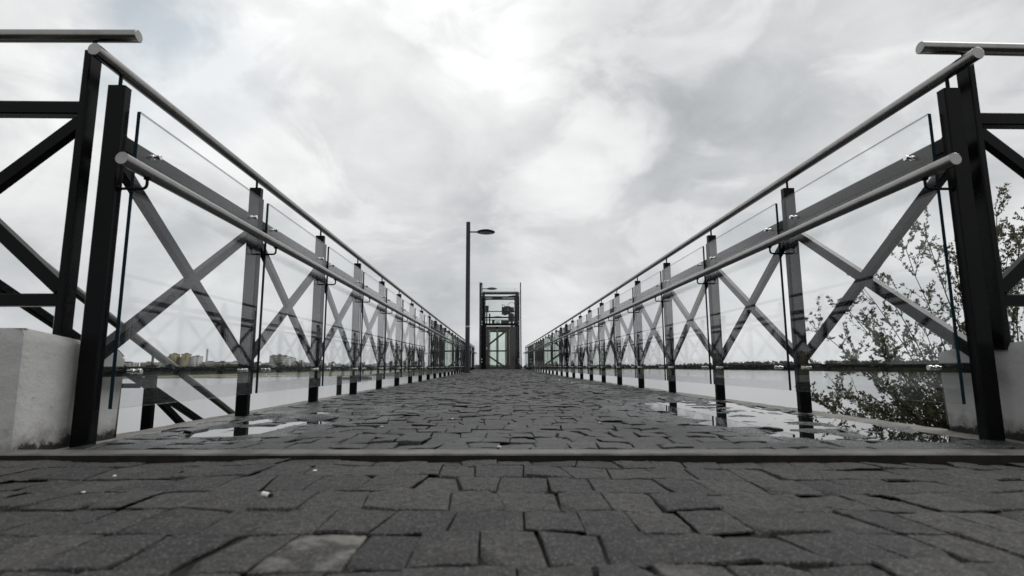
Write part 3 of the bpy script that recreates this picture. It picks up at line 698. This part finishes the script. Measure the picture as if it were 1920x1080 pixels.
    for a, b in ((347, 436), (437, 533)):
        lf = MB(); fw_ = .045
        xa, xb = mx_(a), mx_(b); gz0, gz1 = mz(1016), mz(628)
        ga, gb = (mx_(357), mx_(424)) if a < 400 else (mx_(449), mx_(523))
        lf.box((xa, .03, .01), (ga, .09, mz(602)), .003); lf.box((gb, .03, .01), (xb, .09, mz(602)), .003)
        lf.box((ga, .034, .01), (gb, .086, gz0)); lf.box((ga, .034, gz1), (gb, .086, mz(602)))
        leaf = lf.build('door_leaf', M_BROWN, root)
        gp = MB(); gp.box((ga, .055, gz0), (gb, .065, gz1)); gp.build('pane', M_DGLASS, leaf)
    m_ = MB(); m_.box((mx_(569), .0, 0), (mx_(632), .05, mz(562)), .004); m_.build('side_panel', M_BROWN, root)
    m_ = MB(); m_.box((mx_(296), .06, 0), (mx_(315), .12, mz(552))); m_.build('jamb_panel', M_STEEL2, root)
    # rear bracing seen through the door
    rb = MB(); rb.bar((mx_(290), D-.1, mz(790)), (mx_(645), D-.1, mz(505)), .05, .11); rb.build('rear_brace', M_STEEL, root)
    rb = MB(); rb.bar((mx_(290), D-.1, mz(858)), (mx_(645), D-.1, mz(1110)+.05), .05, .10); rb.build('rear_brace', M_STEEL, root)
    rb = MB(); rb.bar((mx_(290), D-.1, mz(828)), (mx_(645), D-.1, mz(828)), .05, .085); rb.build('rear_beam', M_STEEL, root)
    # glass skin
    def pane(lo, hi):
        m_ = MB(); m_.box(lo, hi); m_.build('glass_pane', M_LGLASS, root)
    pane((mx_(256), -.055, mz(527)), (mx_(690), -.04, mz(62)))
    pane((mx_(256), D+.04, 0), (mx_(690), D+.055, mz(66)))
    pane((mx_(246), -.03, 0), (mx_(250), D+.03, mz(64))); pane((mx_(697), -.03, 0), (mx_(701), D+.03, mz(64)))
    pane((mx_(570), -.055, .02), (mx_(690), -.04, mz(560)))
    m_ = MB(); m_.box((mx_(234), -.07, -.1), (mx_(254), .03, mz(62)), .008); m_.build('corner_post', M_POLE, root)
    m_ = MB(); m_.box((mx_(694), -.06, -.1), (mx_(705), .03, mz(62)), .008); m_.build('corner_post', M_STEEL2, root)
    fx = MB(); fx.tube([(0, .02, 0), (0, -.03, 0)], .042, 14); fme = fx.mesh('point_fixing', M_LIGHTM)
    for cx_ in (263, 676):
        for cy_ in (180, 210, 510, 541, 930, 960): put('point_fixing', fme, root, (mx_(cx_), -.05, mz(cy_)))
    ln = MB()
    for cx_ in (294, 633): ln.tube([(mx_(cx_), -.02, mz(175)), (mx_(cx_), -.02, mz(125))], .006, 6)
    ln.tube([(mx_(256), D+.03, mz(118)), (mx_(688), D+.03, mz(118))], .05, 8); ln.build('roof_edge', M_LIGHTM, root)
lift()

# ------------------------------------------------------------------ willow shrub, right
def shrub():
    g = random.Random(4)
    root = thing('willow_shrub', 'leafy spring shrub with thin bare looking branches behind the right railing', 'shrub', (3.75, 4.1, -2.2))
    O = Vector((3.75, 4.1, -2.2)); br = MB(); lv, lf = [], []
    def leaf(p, d, s_):
        d = d.normalized(); r = Vector((g.gauss(0, 1), g.gauss(0, 1), g.gauss(0, 1))); sd_ = d.cross(r)
        if sd_.length < 1e-3: return
        sd_.normalize(); nn = d.cross(sd_); wv_ = s_*g.uniform(.19, .30); o = len(lv)
        lv.extend([p-O, p+d*s_*.45+sd_*wv_+nn*s_*.05-O, p+d*s_-nn*s_*.10-O, p+d*s_*.45-sd_*wv_+nn*s_*.05-O]); lf.append((o, o+1, o+2, o+3))
    def tuft(p, d, n, s_):
        for _ in range(n):
            dd = (d+Vector((g.gauss(0, .8), g.gauss(0, .8), g.gauss(0, .7)+.25))); leaf(p+Vector((g.gauss(0, .004), g.gauss(0, .004), g.gauss(0, .004))), dd, s_*g.uniform(.6, 1.25))
    def curve(a, b, sag, n):
        a = Vector(a); b = Vector(b); mid = a.lerp(b, .45)+sag; return [(a*(1-t)**2+mid*2*t*(1-t)+b*t*t)+Vector((g.gauss(0, .006), g.gauss(0, .006), g.gauss(0, .006)))*(0 if i in (0, n) else 1) for i, t in ((i, i/n) for i in range(n+1))]
    def twig(p, d, ln_, r0, depth):
        n = max(3, int(ln_/.06)); pts = [p]; dd = d.normalized()
        for i in range(n):
            dd = (dd+Vector((g.gauss(0, .12), g.gauss(0, .12), g.gauss(0, .10)+.05))).normalized(); pts.append(pts[-1]+dd*ln_/n)
        br.tube([q-O for q in pts], r0, 5, radii=[r0*(1-.75*i/n) for i in range(n+1)], caps=False)
        for i in range(1, n+1):
            dl = pts[i]-pts[i-1]
            tuft(pts[i], dl.normalized(), g.choice((3, 4, 5)), .022)
            tuft((pts[i]+pts[i-1])/2, dl.normalized(), 2, .019)
            if depth > 0 and g.random() < .55:
                q = Vector((g.gauss(0, 1), g.gauss(0, 1), g.gauss(.35, .7))).normalized()
                twig(pts[i], dl.normalized()*.9+q*.8, ln_*g.uniform(.28, .5), r0*.55, depth-1)
        tuft(pts[-1], dd, 5, .024)
    tips = [(2.16, 3.6, -.04), (2.30, 3.75, -.10), (2.55, 3.5, -.08), (2.22, 3.6, .40), (2.33, 3.5, .20), (2.43, 3.7, .60), (2.55, 3.6, .36), (2.62, 3.8, .50), (2.80, 3.6, 1.02), (2.99, 3.65, 1.12), (2.86, 3.9, .74),
            (3.12, 3.5, .84), (3.47, 3.6, 1.25), (3.61, 3.7, 1.0), (3.22, 3.5, -.05), (3.46, 3.4, .38), (2.75, 3.4, .10), (2.9, 3.6, -.12), (3.05, 3.8, .18), (3.25, 4.1, .6), (3.8, 3.8, 1.1), (4.1, 4.0, 1.3), (4.3, 3.9, .9), (3.9, 3.5, .5), (4.4, 4.4, 1.2), (3.0, 4.4, .9), (3.4, 3.9, 1.0), (2.45, 3.9, .05), (2.7, 4.0, -.1), (3.65, 3.5, .7), (3.3, 3.6, .3), (4.0, 3.4, .1), (2.75, 3.7, -.06), (2.95, 3.5, .02), (3.05, 3.6, -.16), (3.15, 3.7, .10), (3.2, 3.4, .2), (2.85, 3.8, .2), (3.3, 3.5, -.2), (3.1, 3.9, -.05), (2.62, 3.6, -.12), (3.35, 3.7, .05)]
    for i, tp in enumerate(tips):
        tp = Vector(tp); n = 14
        base = O+Vector((g.gauss(0, .10), g.gauss(0, .10), .1))
        outv = Vector((tp.x-O.x, tp.y-O.y, 0)); sag = Vector((-outv.x*.28, -outv.y*.28, .45 if tp.z > .3 else .75))
        pts = curve(base, tp, sag, n); r0 = g.uniform(.005, .009)
        br.tube([q-O for q in pts], r0, 6, radii=[r0*(1-.85*k/n)+.0012 for k in range(n+1)], caps=False)
        for k in range(5, n+1):
            dl = (pts[k]-pts[k-1]).normalized()
            if k > 8: tuft(pts[k], dl, 3, .026)
            for _ in range(4):
                if g.random() < .8:
                    q = Vector((g.gauss(0, 1), g.gauss(0, 1), g.gauss(.3, .6))).normalized()
                    twig(pts[k], dl*1.0+q*.75, g.uniform(.14, .42)*(1.15-.045*k), .0020, 1)
        tuft(tp, dl, 6, .026)
    br.build('branches', M_BARK, root)
    me = np_mesh('foliage', np.array([tuple(v) for v in lv]), np.array(lf), M_LEAF, False); put('foliage', me, root)
    tk = MB(); tk.tube([(0, 0, -1.2), (.02, 0, -.3), (0, .02, .15)], .07, 10, radii=[.085, .07, .05]); tk.build('trunk', M_BARK, root)
    return len(lf)
NLEAF = shrub()

# ------------------------------------------------------------------ litter on the paving
def litter_at(x, y, pave=True): return float((pave_h if pave else deck_h)(np.array(x), np.array(y)))
bt = thing('cigarette_butt', 'white cigarette butt lying on the setts left of the path middle', 'cigarette butt', (-.413, 1.035, litter_at(-.413, 1.035)+.0045))
bt.rotation_euler = (0, R(4), R(-28))
m_ = MB(); m_.tube([(-.011, 0, 0), (.006, 0, 0)], .0042, 16); m_.build('paper', M_LABEL, bt)
m_ = MB(); m_.tube([(.0062, 0, 0), (.0115, .0005, -.0003)], .0040, 16); m_.build('burnt_end', M_RUST, bt)
def pebble(x, y, s_, mtl, label, pave=True, seed=0):
    g = np.random.default_rng(seed); m_ = MB(); n = 8
    prof = [(0.02, -.5), (.7, -.35), (1, 0), (.75, .4), (.02, .55)]
    vs_ = [(s_*r_*math.cos(2*math.pi*k/n)*g.uniform(.8, 1.3), s_*r_*math.sin(2*math.pi*k/n)*g.uniform(.7, 1.1), s_*h*g.uniform(.7, 1.1)) for r_, h in prof for k in range(n)]
    m_.add(vs_, [(i*n+k, i*n+(k+1) % n, (i+1)*n+(k+1) % n, (i+1)*n+k) for i in range(4) for k in range(n)], 0, True)
    o = m_.build('pebble', mtl, None, (x, y, litter_at(x, y, pave)+s_*.35)); o.rotation_euler = (0, 0, seed)
    tag(o, label, 'pebble', 'pebbles and crumbs on the paving')
PEB = [(-.834, 1.26, .004, M_LABEL, 'small white crumb close to the foot of the left block'),
       (-.70, 1.28, .006, M_STEEL, 'black pebble on the setts between the left block and the cigarette butt'),
       (-.776, 1.09, .004, M_LABEL, 'pale crumb on the setts, left of the cigarette butt'),
       (-.405, 1.27, .005, M_LABEL, 'white crumb behind the cigarette butt near the threshold'),
       (.005, 1.625, .007, M_LABEL, 'white pebble in the dark gap behind the threshold'),
       (.046, 1.50, .006, M_LABEL, 'white pebble lying on top of the threshold'),
       (.19, .62, .004, M_KERB, 'beige crumb at the bottom edge right of the middle'),
       (.42, 2.3, .006, M_LABEL, 'white crumb on the bridge paving right of the middle'),
       (-.45, 2.2, .006, M_LABEL, 'white crumb on the bridge paving left of the middle'),
       (-.2, 2.5, .006, M_LABEL, 'white crumb on the bridge paving beside the left puddles')]
for i, (x, y, s_, mt_, lb) in enumerate(PEB):
    pebble(x, y, s_, mt_, lb, y < 1.45, i+1)

# ------------------------------------------------------------------ far things: woods, houses, boats
def wood(name, pts, material, label_kind='stuff', seed=1):
    g = np.random.default_rng(seed); V, F, o = [], [], 0
    for (x, y, z0, h, r, n, q) in pts:
        a = g.uniform(0, 6.283, n); t_ = g.uniform(0, 1, n)**.8; rad = r*np.sqrt(np.clip(np.sin(np.pi*(.12+.86*t_)), .05, 1))*np.sqrt(g.uniform(.2, 1, n))
        c = np.stack([x+rad*np.cos(a), y+rad*np.sin(a), z0+h*(.10+.88*t_)], 1)
        for ci in c:
            u = g.normal(size=3); u /= np.linalg.norm(u); v = np.cross(u, g.normal(size=3)); v /= np.linalg.norm(v); s_ = q*g.uniform(.5, 1.3)
            V += [ci-u*s_, ci+v*s_*.8, ci+u*s_, ci-v*s_*.8]; F.append((o, o+1, o+2, o+3)); o += 4
    return tag(put(name, np_mesh(name, np.array(V), np.array(F), material, False)), kind='stuff')
g = np.random.default_rng(21)
pts = []
for i in range(260):
    u = g.uniform(); x = -305+u*238; y = 585+g.uniform(0, 130)+30*math.sin(x*.03)
    h = g.uniform(7.5, 10.8)*(1+.12*math.sin(x*.05)); 
    if g.random() < .08: h *= 1.25
    pts.append((x, y, -4.6, h, h*.33, 70, 1.15))
wood('left_wood', pts, M_WOOD, seed=2)
pts = []
for (x0, y0), (x1, y1) in list(zip(SHORE[12:25], SHORE[13:26])):
    ln_ = math.hypot(x1-x0, y1-y0); nx, ny = -(y1-y0)/ln_, (x1-x0)/ln_
    for i in range(int(ln_/6)+1):
        for row in range(2):
            u = g.uniform(); d = g.uniform(6, 40)+row*30
            x, y = x0+(x1-x0)*u+nx*d, y0+(y1-y0)*u+ny*d
            h = g.uniform(7, 10)*(1+.35*math.exp(-((x-470)/90)**2-((y-900)/260)**2)); pts.append((x, y, -5.0, h, h*.36, 46, 1.5))
wood('right_wood', pts, M_WOOD2, seed=3)

def building(name, x0, x1, y, ztop, fac, label, depth=14, z0=-4.6, group=None, cap=None):
    root = thing(name, label, 'building', ((x0+x1)/2, y, z0), group); hw = (x1-x0)/2; h = ztop-z0
    m_ = MB(); m_.box((-hw, -depth/2, 0), (hw, depth/2, h)); m_.build('wall', fac, root)
    m_ = MB(); m_.box((-hw-.3, -depth/2-.3, h+.004), (hw+.3, depth/2+.3, h+.55)); m_.box((-hw*.35, -3, h+.55), (hw*.35, 3, h+(cap or 2.2))); m_.build('roof', M_ROOF, root)
    return root
GB = 'low apartment blocks across the water'
building('apartment_block', -640, -606, 905, 9.6, M_FACG, 'low grey apartment block behind the white block edge, leftmost on the far shore', group=GB)
building('apartment_block', -603, -578, 900, 9.3, M_FACW, 'low pale apartment block left of the stair post', group=GB)
building('apartment_block', -574, -553, 910, 9.5, M_FACB, 'low brownish apartment block just right of the stair post', group=GB)
building('apartment_block', -550, -530, 905, 9.2, M_FACG, 'low grey apartment block beside the left foot of the towers', group=GB)
GT = 'tower blocks across the water'
building('tower_block', -528, -523, 900, 18.5, M_FACG, 'narrow grey tower left of the ochre towers', group=GT)
building('tower_block', -522, -513, 898, 22.6, M_FACY, 'left one of the two ochre tower blocks', group=GT)
building('tower_block', -512.5, -504, 906, 18.2, M_FACG, 'grey tower between the two ochre towers', group=GT)
building('tower_block', -503, -494.5, 898, 22.7, M_FACY, 'right one of the two ochre tower blocks', group=GT)
building('tower_block', -494, -488, 906, 17.8, M_FACG, 'grey tower between the ochre tower and the white tower', group=GT)
building('tower_block', -487, -477, 900, 18.8, M_FACW, 'white tower block with dark windows under the chimney', group=GT)
building('apartment_block', -474, -452, 905, 9.8, M_FACB, 'low brown apartment block right of the chimney', group=GB)
building('apartment_block', -450, -436, 902, 9.6, M_FACG, 'low grey apartment block between the brown and the white ones', group=GB)
building('apartment_block', -434, -408, 905, 9.8, M_FACW, 'low white apartment block, rightmost of the row behind the second post', group=GB)
building('tower_block', -367, -358, 905, 19.4, M_FACB, 'left one of the two brown towers above the wood', group=GT)
building('tower_block', -357.5, -349, 905, 20.4, M_FACB, 'right one of the two brown towers above the wood', group=GT)
building('tower_block', -347, -337, 900, 18.4, M_FACW, 'pale tower right of the brown towers above the wood', group=GT)
building('tower_block', -336, -328, 900, 15.6, M_FACW, 'shorter white tower, rightmost above the wood', group=GT)
ch = thing('chimney', 'slim pale chimney rising beside the white tower block', 'chimney', (-483, 930, -4.6))
m_ = MB(); m_.tube([(0, 0, 0), (0, 0, 36)], 1.0, 14, radii=[2.0, 1.4]); m_.build('shaft', M_LIGHTM, ch)
m_ = MB(); m_.lathe([(1.35, 33.5), (1.35, 36.3), (0, 36.4)], n=14); m_.build('crown', M_ROOF, ch)
def far_tree(x, y, h, label):
    g = np.random.default_rng(int(abs(x))); root = thing('shore_tree', label, 'tree', (x, y, -4.6), 'small trees before the far houses')
    V, F, o = [], [], 0
    for i in range(110):
        u = g.normal(size=3); u /= np.linalg.norm(u); c = u*g.uniform(.3, 1)**.5*np.array([h*.42, h*.42, h*.40])+np.array([0, 0, h*.6])
        a = g.normal(size=3); a /= np.linalg.norm(a); b = np.cross(a, g.normal(size=3)); b /= np.linalg.norm(b); q = g.uniform(.5, 1.2)
        V += [c-a*q, c+b*q, c+a*q, c-b*q]; F.append((o, o+1, o+2, o+3)); o += 4
    put('crown', np_mesh('crown', np.array(V), np.array(F), M_WOOD, False), root)
    m_ = MB(); m_.tube([(0, 0, 0), (0, 0, h*.6)], .25, 6); m_.build('trunk', M_BARK, root)
far_tree(-470, 880, 8.5, 'small tree before the low brown block right of the chimney')
far_tree(-461, 882, 7.5, 'second small tree right of the chimney, before the brown block')
far_tree(-426, 880, 8.0, 'small tree before the low white block behind the second post')
far_tree(-418, 878, 9.0, 'taller dark tree at the right end of the low white block')
far_tree(-410, 876, 7.0, 'dark tree just right of the second post on the far shore')

M_BOATG = m_paint('grey_boat_paint', (.16, .165, .165), .5, .05, .3); M_BOATW = m_paint('white_boat_paint', (.62, .62, .6), .45, -.06, .3); M_BOATD = m_paint('dark_window', (.03, .032, .035), .2, .01, .4)
def hull(m_, L_, W, H, z0=0, mi=0):
    n = 14; vs_ = []
    for i in range(n+1):
        u = i/n; x = -L_/2+L_*u; wv_ = W/2*(1-max(0, (u-.55)/.45)**2.2)*(.85+.15*min(1, u*5)); wv_ = max(wv_, .02); sh = H*(1+.25*max(0, u-.6)/.4)
        vs_ += [(x, -wv_, z0+sh), (x*.98, -wv_*.72, z0-.3), (x*.98, wv_*.72, z0-.3), (x, wv_, z0+sh)]
    fs = []
    for i in range(n): 
        for k in range(3): fs.append((i*4+k, (i+1)*4+k, (i+1)*4+k+1, i*4+k+1))
        fs.append((i*4, i*4+3, (i+1)*4+3, (i+1)*4))
    fs.append((0, 1, 2, 3)); m_.add(vs_, fs, mi, False)
bo = thing('covered_boat', 'long grey covered boat lying off the left shore beside the railing', 'boat', (-75.5, 301, WZ)); bo.rotation_euler = (0, 0, R(-12))
m_ = MB(); hull(m_, 17, 4.2, 1.0); m_.build('hull', M_BOATG, bo)
m_ = MB(); n = 12; vs_ = []
for i in range(n+1):
    u = i/n; x = -.8+8.4*u; hh = 1.0+1.7*math.sin(math.pi*min(1, .18+u*.82))**.8
    for k in range(7):
        q = math.pi*k/6; vs_.append((x, 1.75*math.cos(q)*(1-.45*u*u), 1.0+(hh-1.0)*math.sin(q)))
m_.add(vs_, [(i*7+k, i*7+k+1, (i+1)*7+k+1, (i+1)*7+k) for i in range(n) for k in range(6)]+[tuple(range(7)), tuple(range(n*7, n*7+7))[::-1]], 0, True); m_.build('canopy', M_BOATG, bo)
m_ = MB(); m_.box((-8.2, -1.7, 1.02), (-.9, 1.7, 1.25)); m_.build('deck', M_LIGHTM, bo)
m_ = MB(); m_.box((-.8, -1.86, 1.05), (6.2, 1.86, 1.35)); m_.build('window_band', M_BOATD, bo)
def motorboat(x, y, L_, lab, rz):
    b_ = thing('motorboat', lab, 'boat', (x, y, WZ), 'small white boats by the sandy shore'); b_.rotation_euler = (0, 0, rz)
    m_ = MB(); hull(m_, L_, L_*.3, .8); m_.build('hull', M_BOATW, b_)
    m_ = MB(); m_.bar((-L_*.12, 0, .78), (-L_*.12, 0, 2.1), 1.0, L_*.22, (1, 0, 0), .1); m_.build('cabin', M_BOATW, b_)
    m_ = MB(); m_.box((-L_*.2, -.51, 1.35), (-L_*.03, .51, 1.8)); m_.build('window', M_BOATD, b_)
    return b_
motorboat(-161, 391, 5, 'short white motorboat drawn up at the tip of the sand bank', 0)
motorboat(-155, 399, 7, 'longer white motorboat with cabin right of the sand bank', R(5))
bo2 = thing('pontoon', 'low white floating pontoon on the water off the left shore', 'pontoon', (-122, 355, WZ))
m_ = MB(); m_.box((-3.4, -1.2, -.3), (3.4, 1.2, .45), .1); m_.build('float', M_BOATW, bo2)
m_ = MB(); m_.box((-3.3, -1.1, .452), (3.3, 1.1, .52)); m_.build('deck', M_LIGHTM, bo2)
for x, y, lb in ((-135, 312, 'white buoy on the water, left of the two before the sand bank'), (-130, 311, 'white buoy on the water, right of the two before the sand bank')):
    m_ = MB(); m_.lathe([(0, -.3), (.4, -.1), (.5, .2), (.35, .5), (0, .6)], n=12); o = m_.build('buoy', M_BOATW, None, (x, y, WZ)); tag(o, lb, 'buoy', 'buoys before the sand bank')
pi = thing('mooring_pile', 'dark steel pile standing in the water just outside the left railing', 'pile', (-3.42, 12.1, WZ-.3))
m_ = MB(); m_.tube([(0, 0, 0), (0, 0, 6.36)], .055, 16); m_.build('shaft', M_STEEL2, pi)
m_ = MB(); m_.lathe([(.058, 6.3), (.058, 6.375), (0, 6.385)], n=16); m_.build('cap', M_STEEL2, pi)
print('leaves', NLEAF)
